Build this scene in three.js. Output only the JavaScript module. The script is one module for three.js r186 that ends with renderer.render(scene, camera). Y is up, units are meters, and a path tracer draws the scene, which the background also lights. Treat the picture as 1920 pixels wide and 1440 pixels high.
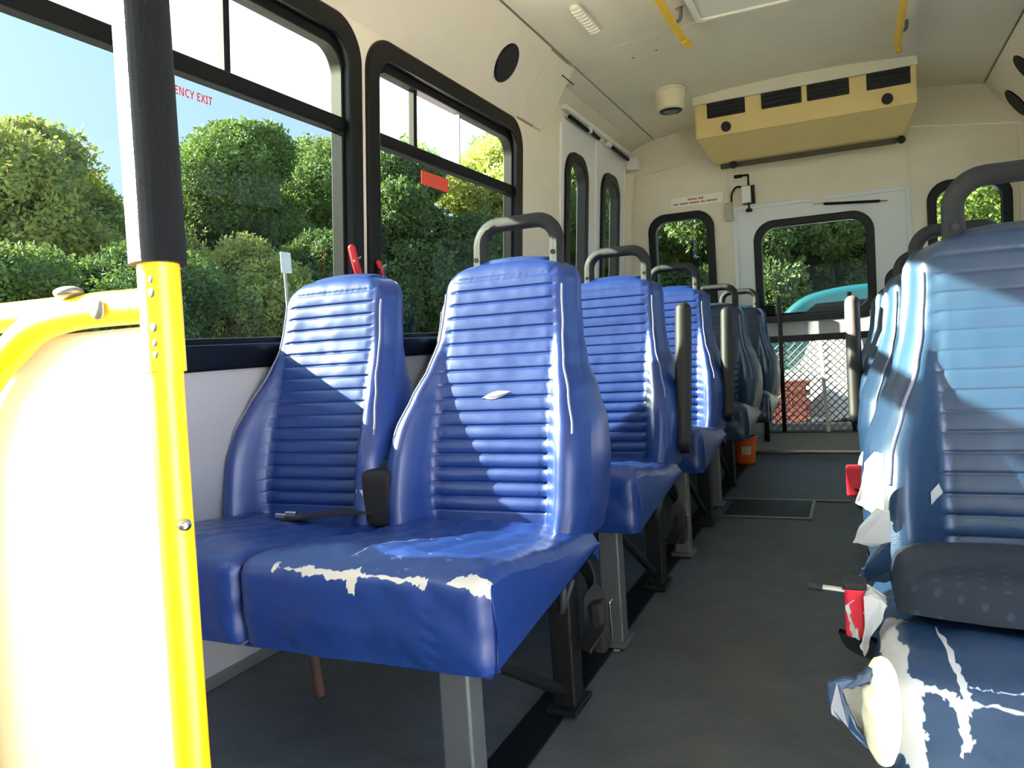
import * as THREE from 'three';
import { RoundedBoxGeometry } from 'three/addons/geometries/RoundedBoxGeometry.js';
import { mergeGeometries } from 'three/addons/utils/BufferGeometryUtils.js';
import { ImprovedNoise } from 'three/addons/math/ImprovedNoise.js';

// ---------------------------------------------------------------- camera, sky, sun, exposure
const scene = new THREE.Scene();
const camera = new THREE.PerspectiveCamera(53.6, 4 / 3, 0.02, 300);
camera.position.set(0, 0.8, 0);
camera.quaternion.setFromRotationMatrix(new THREE.Matrix4().makeBasis(
  new THREE.Vector3(0.9106, -0.0644, -0.4083), new THREE.Vector3(0.037, 0.9965, -0.0746), new THREE.Vector3(0.4117, 0.0529, 0.9098)));
const renderer = new THREE.WebGLRenderer();
renderer.toneMapping = THREE.LinearToneMapping;
renderer.toneMappingExposure = 2.6;
renderer.shadowMap.enabled = true;
const SUN = new THREE.Vector3(-1, 0.55, 0.25).normalize();
// hazy pale sky: whiter towards the horizon and round the sun
{
  const W = 512, H = 256, d = new Float32Array(W * H * 4);
  for (let r = 0; r < H; r++) for (let c = 0; c < W; c++) {
    const el = ((r + 0.5) / H - 0.5) * Math.PI, az = ((c + 0.5) / W - 0.5) * 2 * Math.PI, dir = new THREE.Vector3(Math.cos(az) * Math.cos(el), Math.sin(el), Math.sin(az) * Math.cos(el));
    const up = Math.max(0, dir.y), k = Math.pow(up, 0.55), cs = Math.max(0, dir.dot(SUN)), glow = 0.9 * Math.pow(cs, 4) + 1.6 * Math.pow(cs, 24), i = (r * W + c) * 4;
    d[i] = THREE.MathUtils.lerp(0.98, 0.24, k) + glow; d[i + 1] = THREE.MathUtils.lerp(1.06, 0.5, k) + glow * 0.97; d[i + 2] = THREE.MathUtils.lerp(1.16, 1.05, k) + glow * 0.9; d[i + 3] = 1;
  }
  const t = new THREE.DataTexture(d, W, H, THREE.RGBAFormat, THREE.FloatType); t.mapping = THREE.EquirectangularReflectionMapping; t.colorSpace = THREE.LinearSRGBColorSpace; t.magFilter = THREE.LinearFilter; t.minFilter = THREE.LinearFilter; t.wrapS = THREE.RepeatWrapping; t.needsUpdate = true;
  scene.background = scene.environment = t;
}
scene.backgroundIntensity = scene.environmentIntensity = 3.6;
const sun = new THREE.DirectionalLight(0xfff0dc, 88);
sun.position.copy(SUN).multiplyScalar(40);
sun.castShadow = true;
sun.shadow.mapSize.set(2048, 2048);
Object.assign(sun.shadow.camera, { left: -14, right: 14, top: 14, bottom: -14, near: 1, far: 90 });
scene.add(sun, sun.target);

// ---------------------------------------------------------------- helpers
let seed = 7;
const rnd = () => { seed = (seed * 1664525 + 1013904223) >>> 0; return seed / 4294967296; };
const rr = (a, b) => a + (b - a) * rnd();
const noise = new ImprovedNoise();
const N3 = (x, y, z) => noise.noise(x, y, z);
const V = (x, y, z) => new THREE.Vector3(x, y, z);
const lerp = THREE.MathUtils.lerp, clamp = THREE.MathUtils.clamp;
const sstep = (a, b, x) => { const t = clamp((x - a) / (b - a), 0, 1); return t * t * (3 - 2 * t); };
const used = {};
function numbered(n) { used[n] = (used[n] ?? -1) + 1; return used[n] ? n + '_' + String(used[n]).padStart(3, '0') : n; }
function sh(o) { o.traverse((m) => { if (m.isMesh) { m.castShadow = true; m.receiveShadow = true; } }); return o; }
function mesh(name, geo, mat, parent, label) {
  const m = new THREE.Mesh(geo, mat); m.name = name; m.castShadow = m.receiveShadow = true;
  if (label) m.userData.label = label;
  if (parent) parent.add(m);
  return m;
}
function thing(name, label, category, pos = [0, 0, 0], group) {
  const g = new THREE.Group(); g.name = numbered(name); g.position.set(...pos); scene.add(g);
  g.userData = { label, category }; if (group) g.userData.group = group;
  return g;
}
function single(name, geo, mat, label, category, group) {
  const m = mesh(numbered(name), geo, mat, scene); m.userData = { label, category }; if (group) m.userData.group = group; return m;
}
function struct(name, label, category, geo, mat) {
  const o = geo ? mesh(name, geo, mat, scene) : new THREE.Group();
  o.name = name; if (!geo) scene.add(o);
  o.userData = { kind: 'structure', label, category }; return o;
}
const box = (w, h, d, x = 0, y = 0, z = 0, r = 0.004) => new RoundedBoxGeometry(w, h, d, 2, Math.min(r, w / 2.01, h / 2.01, d / 2.01)).translate(x, y, z);
const rod = (a, b, r, seg = 10) => {
  const A = V(...a), B = V(...b), d = B.clone().sub(A), g = new THREE.CylinderGeometry(r, r, d.length(), seg);
  g.applyQuaternion(new THREE.Quaternion().setFromUnitVectors(V(0, 1, 0), d.normalize()));
  return g.translate((A.x + B.x) / 2, (A.y + B.y) / 2, (A.z + B.z) / 2);
};
const tube = (pts, r, n = 40, seg = 10, tension = 0.5) => new THREE.TubeGeometry(new THREE.CatmullRomCurve3(pts.map((p) => V(...p)), false, 'catmullrom', tension), n, r, seg, false);
function capped(pts, r, n, seg) {   // tube with closed ends
  const g = tube(pts, r, n, seg), out = [g];
  for (const [e, s] of [[0, 1], [pts.length - 1, -1]]) out.push(new THREE.SphereGeometry(r, seg, 6).translate(...pts[e]));
  return merge(out);
}
const merge = (gs) => mergeGeometries(gs.map((g) => { const q = g.index ? g.toNonIndexed() : g; for (const k of Object.keys(q.attributes)) if (!['position', 'normal', 'uv'].includes(k)) q.deleteAttribute(k); return q; }));
function rrect(x0, y0, x1, y1, r, P = THREE.Shape) {
  const s = new P(); const rs = Array.isArray(r) ? r : [r, r, r, r];   // bottom-left, bottom-right, top-right, top-left
  s.moveTo(x0 + rs[0], y0); s.lineTo(x1 - rs[1], y0); s.absarc(x1 - rs[1], y0 + rs[1], rs[1], -Math.PI / 2, 0, false);
  s.lineTo(x1, y1 - rs[2]); s.absarc(x1 - rs[2], y1 - rs[2], rs[2], 0, Math.PI / 2, false);
  s.lineTo(x0 + rs[3], y1); s.absarc(x0 + rs[3], y1 - rs[3], rs[3], Math.PI / 2, Math.PI, false);
  s.lineTo(x0, y0 + rs[0]); s.absarc(x0 + rs[0], y0 + rs[0], rs[0], Math.PI, Math.PI * 1.5, false);
  return s;
}
const ext = (shape, depth, z = 0, bevel = 0) => new THREE.ExtrudeGeometry(shape, { depth: depth - 2 * bevel, bevelEnabled: bevel > 0, bevelThickness: bevel, bevelSize: bevel, bevelSegments: 2, curveSegments: 10 }).translate(0, 0, z + bevel);
function ring(x0, y0, x1, y1, r, w, depth, z, bevel = 0.003) {
  const s = rrect(x0, y0, x1, y1, r);
  s.holes.push(rrect(x0 + w, y0 + w, x1 - w, y1 - w, Math.max(0.01, r - w * 0.6), THREE.Path));
  return ext(s, depth, z, bevel);
}
function polyExtrude(pts, t, z0, z1) {   // sheet that follows a cross-section (x, y), thickness t to its left, from z0 to z1 (z1 < z0)
  const off = pts.map((p, i) => {
    const a = pts[Math.max(0, i - 1)], b = pts[Math.min(pts.length - 1, i + 1)], dx = b[0] - a[0], dy = b[1] - a[1], l = Math.hypot(dx, dy);
    return [p[0] - dy / l * t, p[1] + dx / l * t];
  });
  const s = new THREE.Shape(); pts.forEach((p, i) => i ? s.lineTo(...p) : s.moveTo(...p)); off.reverse().forEach((p) => s.lineTo(...p)); s.closePath();
  return new THREE.ExtrudeGeometry(s, { depth: z0 - z1, bevelEnabled: false }).translate(0, 0, z1);
}
function grid(nu, nv, f, close = false) {   // f(i/nu, j/nv) -> [x, y, z, u, v]
  const pos = [], uv = [], idx = [];
  for (let j = 0; j <= nv; j++) for (let i = 0; i <= nu; i++) { const p = f(i / nu, j / nv); pos.push(p[0], p[1], p[2]); uv.push(p[3] ?? i / nu, p[4] ?? j / nv); }
  for (let j = 0; j < nv; j++) for (let i = 0; i < nu; i++) { const a = j * (nu + 1) + i, b = a + 1, c = a + nu + 1, d = c + 1; idx.push(a, b, d, a, d, c); }
  const g = new THREE.BufferGeometry(); g.setAttribute('position', new THREE.Float32BufferAttribute(pos, 3)); g.setAttribute('uv', new THREE.Float32BufferAttribute(uv, 2)); g.setIndex(idx); g.computeVertexNormals(); return g;
}
// textures: tileable value noise, computed once
function noiseTex(size, fn, srgb, rep = 1) {
  const d = new Uint8Array(size * size * 4);
  for (let y = 0; y < size; y++) for (let x = 0; x < size; x++) { const c = fn(x / size, y / size), i = (y * size + x) * 4; d[i] = c[0]; d[i + 1] = c[1]; d[i + 2] = c[2]; d[i + 3] = 255; }
  const t = new THREE.DataTexture(d, size, size); t.wrapS = t.wrapT = THREE.RepeatWrapping; t.magFilter = THREE.LinearFilter; t.minFilter = THREE.LinearMipmapLinearFilter; t.generateMipmaps = true;
  if (srgb) t.colorSpace = THREE.SRGBColorSpace; t.repeat.set(rep, rep); t.needsUpdate = true; return t;
}
const tn = (x, y, f, o = 0) => { const a = x * 2 * Math.PI, b = y * 2 * Math.PI, r = f / 6.28; return N3(Math.cos(a) * r + o, Math.sin(a) * r + Math.cos(b) * r * 1.7, Math.sin(b) * r * 1.7 + o * 2); };
const grainTex = noiseTex(256, (x, y) => { const n = 128 + 60 * tn(x, y, 40) + 40 * tn(x, y, 90, 3); return [n, n, n]; }, false, 12);
const floorTex = noiseTex(512, (x, y) => { const sp = rnd(); const n = 8 * tn(x, y, 8) + 6 * tn(x, y, 30, 4) + (sp > 0.985 ? 26 : sp > 0.95 ? 10 : sp < 0.05 ? -9 : 0); return [92 + n, 98 + n, 102 + n]; }, true, 1.2);
const wallTex = noiseTex(512, (x, y) => { const n = 5 * tn(x, y, 3) + 3 * tn(x, y, 14, 5); const d = rnd() > 0.9995 ? -40 : 0; return [232 + n + d, 222 + n + d, 202 + n * 1.6 + d]; }, true, 0.6);
const M = {};
const std = (n, o) => (M[n] = new THREE.MeshPhysicalMaterial(o));
std('wall', { map: wallTex, roughness: 0.55 });
std('ceil', { map: wallTex, roughness: 0.6 });
std('white', { color: '#e9e8e4', roughness: 0.4 });
std('doorwhite', { color: '#e2e3e4', roughness: 0.4 });
std('floor', { map: floorTex, roughness: 0.55 });
std('black', { color: '#07080b', specularIntensity: 0.6, roughness: 0.4 });
std('rubber', { color: '#09090b', specularIntensity: 0.5, roughness: 0.6 });
std('grip', { color: '#141313', roughness: 0.5, bumpMap: grainTex, bumpScale: 0.0008 });
std('foamgrip', { color: '#101115', specularIntensity: 0.5, roughness: 0.5, bumpMap: grainTex, bumpScale: 0.002 });
std('yellow', { color: '#f6c40a', roughness: 0.35, clearcoat: 0.4, clearcoatRoughness: 0.3 });
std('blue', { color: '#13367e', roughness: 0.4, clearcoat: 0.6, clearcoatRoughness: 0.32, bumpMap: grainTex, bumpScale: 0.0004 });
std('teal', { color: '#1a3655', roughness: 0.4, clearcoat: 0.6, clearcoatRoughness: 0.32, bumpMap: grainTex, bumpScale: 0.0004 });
std('shell', { color: '#3a3d45', roughness: 0.6 });
std('lining', { color: '#c4c1ba', roughness: 0.85 });
std('foam', { color: '#ece5c6', roughness: 0.95 });
std('piping', { color: '#8c8ca2', roughness: 0.5 });
std('steel', { color: '#777b80', roughness: 0.45, metalness: 0.6 });
std('darksteel', { color: '#1b1c1f', roughness: 0.5, metalness: 0.3 });
std('chrome', { color: '#d5d7da', roughness: 0.2, metalness: 1 });
std('belt', { color: '#1d1d20', roughness: 0.8 });
std('red', { color: '#c8202c', roughness: 0.45 });
std('buckle', { color: '#e2263a', roughness: 0.4 });
std('cream', { color: '#dcc283', roughness: 0.45 });
std('creamlight', { color: '#d9d3bd', roughness: 0.5 });
std('vent', { color: '#16171a', roughness: 0.7 });
std('lens', { color: '#f0efe6', roughness: 0.2, transmission: 0.35, thickness: 0 });
std('orange', { color: '#e0610f', roughness: 0.5 });
std('arm', { color: '#241f1c', roughness: 0.55 });
// lower panes are dark privacy glass, the upper ones clear
std('tint', { color: '#939b99', roughness: 0.0, transmission: 1, thickness: 0, ior: 1.45, specularIntensity: 0.13 });
std('windscreen', { color: '#e9eeea', roughness: 0.0, transmission: 1, thickness: 0, ior: 1.45, specularIntensity: 0.13 });
std('clear', { color: '#bcc4bc', roughness: 0.0, transmission: 1, thickness: 0, ior: 1.45, specularIntensity: 0.13 });

// ---------------------------------------------------------------- structure
const CX = -0.22, ZR = -5.08, ZF = 2.3, LEAN = 0.075;
const wallX = (y) => -1.345 - (1.81 - y) * LEAN;          // inner face of the left wall
function sideFrame(right) {                                 // local x = rearward, local y = up the wall, local z = into the bus
  const g = new THREE.Group(), e2 = V(right ? -LEAN : LEAN, 1, 0).normalize(), e1 = V(0, 0, right ? 1 : -1), e3 = e1.clone().cross(e2);
  g.quaternion.setFromRotationMatrix(new THREE.Matrix4().makeBasis(e1, e2, e3));
  g.position.set(right ? 2 * CX - wallX(0) : wallX(0), 0, 0);
  return g;
}
function sideStruct(name, label, category, right) { const g = sideFrame(right); g.name = name; g.userData = { kind: 'structure', label, category }; scene.add(g); return g; }

// floor
{
  const g = box(2.6, 0.05, ZF - ZR + 0.1, CX, -0.025, (ZF + ZR) / 2, 0.002);
  const uv = g.attributes.uv, p = g.attributes.position; for (let i = 0; i < p.count; i++) uv.setXY(i, p.getX(i), p.getZ(i));
  const f = struct('floor', 'dark grey speckled vinyl bus floor', 'floor', g, M.floor);
  const edge = std('edge', { color: '#8b8f92', roughness: 0.4, metalness: 0.5 });
  // lift-floor hatch outlined by metal strips near the rear
  mesh('hatch_plate', box(0.35, 0.004, 0.34, -0.365, 0.002, -3.48, 0.001), std('plate', { color: '#23272b', roughness: 0.5 }), f);
  mesh('edge_strip', box(0.36, 0.006, 0.018, -0.36, 0.004, -3.305, 0.002), edge, f);
  mesh('edge_strip', box(0.56, 0.006, 0.02, -0.32, 0.004, -3.655, 0.002), edge, f);
  mesh('edge_strip', box(0.014, 0.006, 0.34, -0.19, 0.004, -3.48, 0.002), edge, f);
  const tri = new THREE.Shape([new THREE.Vector2(0, 0), new THREE.Vector2(0.1, 0), new THREE.Vector2(0.1, 0.24)]);
  mesh('worn_corner', ext(tri, 0.002, 0).rotateX(-Math.PI / 2).translate(-0.3, 0.0045, -3.32), std('worn', { color: '#55564a', roughness: 0.8 }), f);
  // black seat tracks let into the floor
  for (const x of [-0.63, 0.19]) mesh('seat_track', box(0.08, 0.008, 5.0, x, 0.003, -2.45, 0.002), M.rubber, f);
  mesh('paper_scrap', box(0.02, 0.002, 0.008, -0.585, 0.001, -1.83, 0.0008), M.lining, f);
}
// left wall with openings
const W1 = [0.74, 0.79, 2.0, 1.8], W2 = [2.045, 0.79, 3.25, 1.8], W0 = [-0.7, 0.62, 0.40, 1.72];
const doorway = [3.798, 0.066, 4.995, 1.972];
function opening(s, w, inset = 0.03, r = 0.1) { s.holes.push(rrect(w[0] + inset, w[1] + inset, w[2] - inset, w[3] - inset, r, THREE.Path)); }
function uvMetres(g) { const p = g.attributes.position, n = g.attributes.normal, uv = g.attributes.uv; for (let i = 0; i < p.count; i++) { const ax = Math.abs(n.getX(i)), ay = Math.abs(n.getY(i)), az = Math.abs(n.getZ(i)); az >= ax && az >= ay ? uv.setXY(i, p.getX(i), p.getY(i)) : ax > ay ? uv.setXY(i, p.getZ(i), p.getY(i)) : uv.setXY(i, p.getX(i), p.getZ(i)); } return g; }
{
  const wl = sideStruct('wall_left', 'off white left side wall with black framed windows', 'wall', false);
  const s = new THREE.Shape([[-2.3, -0.05], [5.14, -0.05], [5.14, 2.02], [3.49, 2.02], [3.49, 1.815], [-2.3, 1.815]].map((p) => new THREE.Vector2(...p)));
  opening(s, W0); opening(s, W1); opening(s, W2);
  s.holes.push(rrect(doorway[0], doorway[1], doorway[2], doorway[3], 0.01, THREE.Path));
  mesh('panel', uvMetres(ext(s, 0.06, -0.06)), M.wall, wl);
  mesh('lower_panel', box(3.74, 0.76, 0.004, 1.9, 0.4, 0.002, 0.001), std('greyPanel', { color: '#b4b4ba', roughness: 0.5 }), wl, 'pale grey laminate below the windows');
  const bb = sideStruct('baseboard_left', 'metal strip along the foot of the left wall', 'trim', false);
  mesh('strip', box(3.0, 0.03, 0.012, 2.2, 0.015, 0.006, 0.003), M.edge, bb);
  const wr = sideStruct('wall_right', 'off white right side wall with windows', 'wall', true);
  const q = new THREE.Shape([[-5.14, -0.05], [2.3, -0.05], [2.3, 1.815], [-5.14, 1.815]].map((p) => new THREE.Vector2(...p)));
  for (const w of [[-2.0, 0.79, -0.75, 1.8], [-3.25, 0.79, -2.045, 1.8], [-4.5, 0.79, -3.3, 1.8], [-0.55, 0.05, 0.75, 1.75]]) opening(q, w);
  mesh('panel', uvMetres(ext(q, 0.06, -0.06)), M.wall, wr);
}
// ceiling: arched panels, cove panels, seams left open between them
const cove = (sx) => (sx < 0 ? [[-1.347, 1.812], [-1.158, 2.078]] : [[0.718, 2.078], [0.907, 1.812]]);
const arch = (x0, x1) => { const a = []; for (let i = 0; i <= 14; i++) { const x = lerp(x0, x1, i / 14), t = (x - CX) / 0.93; a.push([x, 2.15 - 0.068 * t * t]); } return a; };
{
  const c = struct('ceiling', 'off white arched panelled bus ceiling with coved sides', 'ceiling');
  const cuts = [ZF, -1.2, -3.44, ZR];
  for (let i = 0; i < 3; i++) mesh('ceiling_panel', uvMetres(polyExtrude(arch(-1.15, 0.71).reverse(), -0.02, cuts[i] - 0.003, cuts[i + 1] + 0.003)), M.ceil, c);
  mesh('backing', uvMetres(polyExtrude(arch(-1.2, 0.76).map((p) => [p[0], p[1] + 0.024]), 0.03, ZF, ZR - 0.06)), M.ceil, c);
  mesh('cove_panel', uvMetres(polyExtrude(cove(-1), 0.02, 1.0, -3.21)), M.ceil, c);
  mesh('cove_panel', uvMetres(polyExtrude([[-1.34, 1.822], [-1.162, 2.072]], 0.02, -3.216, -3.49)), M.ceil, c);
  mesh('cove_panel', uvMetres(polyExtrude(cove(-1), 0.02, ZF, 1.006)), M.ceil, c);
  for (const [a, b] of [[ZF, 0.4], [0.394, -3.0], [-3.006, ZR]]) mesh('cove_panel', uvMetres(polyExtrude(cove(1), 0.02, a, b)), M.ceil, c);
  mesh('backing', uvMetres(polyExtrude([[-1.42, 1.80], [-1.18, 2.11]], 0.03, ZF, -3.5)), M.ceil, c);
  mesh('backing', uvMetres(polyExtrude([[0.74, 2.11], [0.98, 1.80]], 0.03, ZF, ZR - 0.06)), M.ceil, c);
  mesh('rear_cove_panel', uvMetres(polyExtrude([[-1.36, 2.0], [-1.26, 2.055], [-1.158, 2.081]], 0.03, -3.49, ZR - 0.06)), M.ceil, c);
  mesh('seam_gap', box(0.004, 0.004, 0.16, 0, 0, 0, 0.001).rotateZ(0).translate(-1.19, 2.03, -3.5), M.rubber, c);
  // cove end that steps out to the lift doorway
  const e = new THREE.Shape([[-1.5, 1.79], [-1.347, 1.812], [-1.158, 2.078], [-1.15, 2.14], [-1.5, 2.14]].map((p) => new THREE.Vector2(...p)));
  mesh('cove_end', ext(e, 0.02, -3.512), M.ceil, c);
  for (let i = 0; i < 2; i++) mesh('screw', new THREE.SphereGeometry(0.006, 8, 6).scale(1, 0.4, 1).translate(-0.9 + i * 0.11, 2.11 + i * 0.012, -3.62), M.steel, c);
}
// rear wall
const rearTop = [[-1.40, 1.84], [-1.27, 1.855], [-0.805, 1.906], [CX, 1.925], [0.36, 1.905], [0.83, 1.845], [0.97, 1.82]];
{
  const w = struct('wall_rear', 'off white rear bulkhead of the bus around the emergency door', 'wall');
  const s = new THREE.Shape(); s.moveTo(-1.56, -0.05); s.lineTo(1.12, -0.05); s.lineTo(0.97, 1.82); [...rearTop].reverse().forEach((p) => s.lineTo(...p)); s.closePath();
  s.holes.push(rrect(-0.66, 0.14, 0.315, 1.557, 0.01, THREE.Path));
  s.holes.push(rrect(-1.2, 0.86, -0.82, 1.565, 0.1, THREE.Path));
  s.holes.push(rrect(0.43, 0.86, 0.81, 1.565, 0.1, THREE.Path));
  mesh('lower_panel', uvMetres(ext(s, 0.05, ZR - 0.05)), M.wall, w);
  const u = new THREE.Shape(); rearTop.forEach((p, i) => i ? u.lineTo(p[0], p[1] + 0.006) : u.moveTo(p[0], p[1] + 0.006)); u.lineTo(0.97, 2.2); u.lineTo(-1.45, 2.2); u.closePath();
  mesh('upper_panel', uvMetres(ext(u, 0.056, ZR - 0.05)), M.wall, w);
  for (const x of [-0.70, 0.332]) mesh('panel_joint', box(0.012, 0.3, 0.006, x, 1.73, ZR + 0.001, 0.002), M.wall, w);
  mesh('corner_trim', box(0.035, 1.8, 0.03, 0.885, 0.93, ZR + 0.012, 0.006).rotateZ(0), M.wall, w);
  mesh('threshold', box(1.05, 0.13, 0.06, -0.17, 0.065, ZR + 0.03, 0.01), std('sill', { color: '#a9b0b2', roughness: 0.5 }), w);
  mesh('threshold_edge', box(1.06, 0.022, 0.02, -0.17, 0.013, ZR + 0.068, 0.006), M.chrome, w);
}
function fixedWindow(name, label, x0, y0, x1, y1, z) {
  const w = struct(name, label, 'window');
  mesh('frame', ring(x0, y0, x1, y1, 0.11, 0.038, 0.075, z - 0.06, 0.006), M.black, w);
  mesh('pane', ext(rrect(x0 + 0.02, y0 + 0.02, x1 - 0.02, y1 - 0.02, 0.09), 0.003, z - 0.03), M.tint, w);
  return w;
}
fixedWindow('window_4', 'narrow rounded window left of the rear door', -1.22, 0.84, -0.8, 1.58, ZR);
fixedWindow('window_5', 'narrow rounded window right of the rear door', 0.42, 0.84, 0.83, 1.57, ZR);
// rear emergency door
{
  const d = struct('door_1', 'white rear emergency door with upper window and guarded lower window', 'door');
  const s = rrect(-0.652, 0.146, 0.307, 1.549, 0.015);
  s.holes.push(rrect(-0.525, 0.865, 0.105, 1.435, 0.09, THREE.Path)); s.holes.push(rrect(-0.5, 0.18, 0.05, 0.70, 0.03, THREE.Path));
  mesh('leaf', ext(s, 0.04, ZR - 0.035, 0.003), M.doorwhite, d);
  mesh('window_frame', ring(-0.55, 0.84, 0.13, 1.46, 0.12, 0.036, 0.06, ZR - 0.045, 0.006), M.black, d);
  mesh('pane', ext(rrect(-0.53, 0.86, 0.11, 1.44, 0.1), 0.003, ZR - 0.02), M.tint, d);
  mesh('pane', ext(rrect(-0.51, 0.17, 0.06, 0.71, 0.02), 0.003, ZR - 0.025), M.tint, d);
  mesh('door_trim', ring(-0.675, 0.125, 0.33, 1.572, 0.012, 0.02, 0.014, ZR, 0.003), M.doorwhite, d);
  const h = mesh('handle_box', box(0.1, 0.07, 0.05, -0.49, 0.90, ZR + 0.03, 0.012), M.rubber, d);
  mesh('lever', box(0.075, 0.028, 0.03, 0, 0, 0, 0.008).translate(-0.49, 0.845, ZR + 0.045), M.lining, h);
  mesh('door_closer', rod([-0.136, 1.524, ZR + 0.03], [0.17, 1.5, ZR + 0.03], 0.008), M.rubber, d);
  mesh('closer_arm', rod([0.17, 1.5, ZR + 0.03], [0.21, 1.497, ZR + 0.03], 0.004), M.steel, d);
  mesh('closer_bracket', box(0.08, 0.03, 0.03, -0.16, 1.545, ZR + 0.02, 0.005), M.wall, d);
}
// guard of bars and expanded metal over the lower rear window
{
  const g = thing('window_guard', 'black barred guard with diamond wire mesh over the lower rear door window', 'guard', [0, 0, 0]);
  const z = ZR + 0.075;
  mesh('post', box(0.026, 0.84, 0.026, -0.415, 0.56, z, 0.004), M.black, g); mesh('post', box(0.026, 0.84, 0.026, -0.015, 0.56, z, 0.004), M.black, g);
  mesh('side_leg', box(0.03, 0.8, 0.03, -0.52, 0.48, z, 0.006), M.black, g);
  mesh('bar', box(0.62, 0.04, 0.024, -0.22, 0.845, z, 0.004), M.black, g); mesh('bar', box(0.62, 0.04, 0.024, -0.22, 0.72, z, 0.004), M.black, g);
  mesh('bottom_rail', rod([-0.52, 0.142, z], [0.02, 0.142, z], 0.011), M.steel, g);
  mesh('white_strip', box(0.022, 0.56, 0.006, 0, 0, 0, 0.002).rotateZ(0.05).translate(-0.175, 0.42, z + 0.014), M.white, g, 'white strip down the mesh');
  const wire = std('wire', { color: '#9a9088', roughness: 0.5, metalness: 0.3 });
  const x0 = -0.5, x1 = 0.0, y0 = 0.145, y1 = 0.70, H = y1 - y0, k = 1.0;
  for (const dir of [1, -1]) for (let c = -H; c < x1 - x0; c += 0.045) {
    const a = Math.max(0, c), b = Math.min(x1 - x0, c + H / k); if (b - a < 0.02) continue;
    const ya = (a - c) * k, yb = (b - c) * k, f = (xx, yy) => [dir > 0 ? x0 + xx : x1 - xx, y0 + yy, z + dir * 0.004];
    mesh('strand', rod(f(a, ya), f(b, yb), dir > 0 ? 0.0042 : 0.003, 5), wire, g);
  }
}
// side windows: frame, transom, sliding vents, dark lower pane
function sideWindow(name, label, w, right, mullions, gap) {
  const g = sideStruct(name, label, 'window', right), [a, b, c, d] = right ? [-w[2], w[1], -w[0], w[3]] : w;
  mesh('frame', ring(a, b, c, d, 0.12, 0.05, 0.07, -0.055, 0.007), M.black, g);
  mesh('gasket', ring(a + 0.04, b + 0.045, c - 0.04, d - 0.06, 0.09, 0.022, 0.045, -0.055, 0.004), M.rubber, g);
  mesh('transom', box(c - a - 0.08, 0.042, 0.045, (a + c) / 2, 1.495, -0.03, 0.006), M.rubber, g);
  mesh('lower_pane', box(c - a - 0.08, 1.5 - b - 0.06, 0.003, (a + c) / 2, (1.5 + b + 0.05) / 2, -0.036, 0.001), M.tint, g);
  const f = (s) => (right ? -s : s);
  for (const [s, t] of mullions) mesh('mullion', box(t, d - 1.5 - 0.06, 0.025, f(s), (d + 1.5) / 2 - 0.02, -0.035, 0.003), t > 0.01 ? M.rubber : M.steel, g);
  const xs = [w[0] + 0.04, ...(gap ?? []), w[2] - 0.04];
  for (let i = 0; i + 1 < xs.length; i += 2) mesh('vent_pane', box(xs[i + 1] - xs[i], d - 1.5 - 0.05, 0.003, f((xs[i] + xs[i + 1]) / 2), (d + 1.5) / 2 - 0.01, -0.03 - 0.006 * i, 0.001), M.clear, g);
  return g;
}
const win1 = sideWindow('window_1', 'large black framed side window beside the front blue seat', W1, false, [[1.487, 0.02], [1.2, 0.006]]);
const win2 = sideWindow('window_2', 'large black framed side window behind the second window', W2, false, [[2.378, 0.022], [2.71, 0.006]], [2.378, 2.71]);
{
  const g = sideStruct('window_3', 'driver side window ahead of the barrier', 'window', false);
  mesh('frame', ring(...W0, 0.12, 0.05, 0.07, -0.055, 0.006), M.black, g);
  mesh('pane', ext(rrect(W0[0] + 0.03, W0[1] + 0.03, W0[2] - 0.03, W0[3] - 0.03, 0.1), 0.003, -0.035), M.windscreen, g);
}
sideWindow('window_6', 'right side window beside the near teal seat', [0.75, 0.79, 2.0, 1.8], true, [[1.4, 0.02]]);
sideWindow('window_7', 'right side window behind the near teal seat', [2.045, 0.79, 3.25, 1.8], true, [[2.6, 0.02]]);
sideWindow('window_8', 'rearmost right side window', [3.3, 0.79, 4.5, 1.8], true, [[3.9, 0.02]]);
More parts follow.
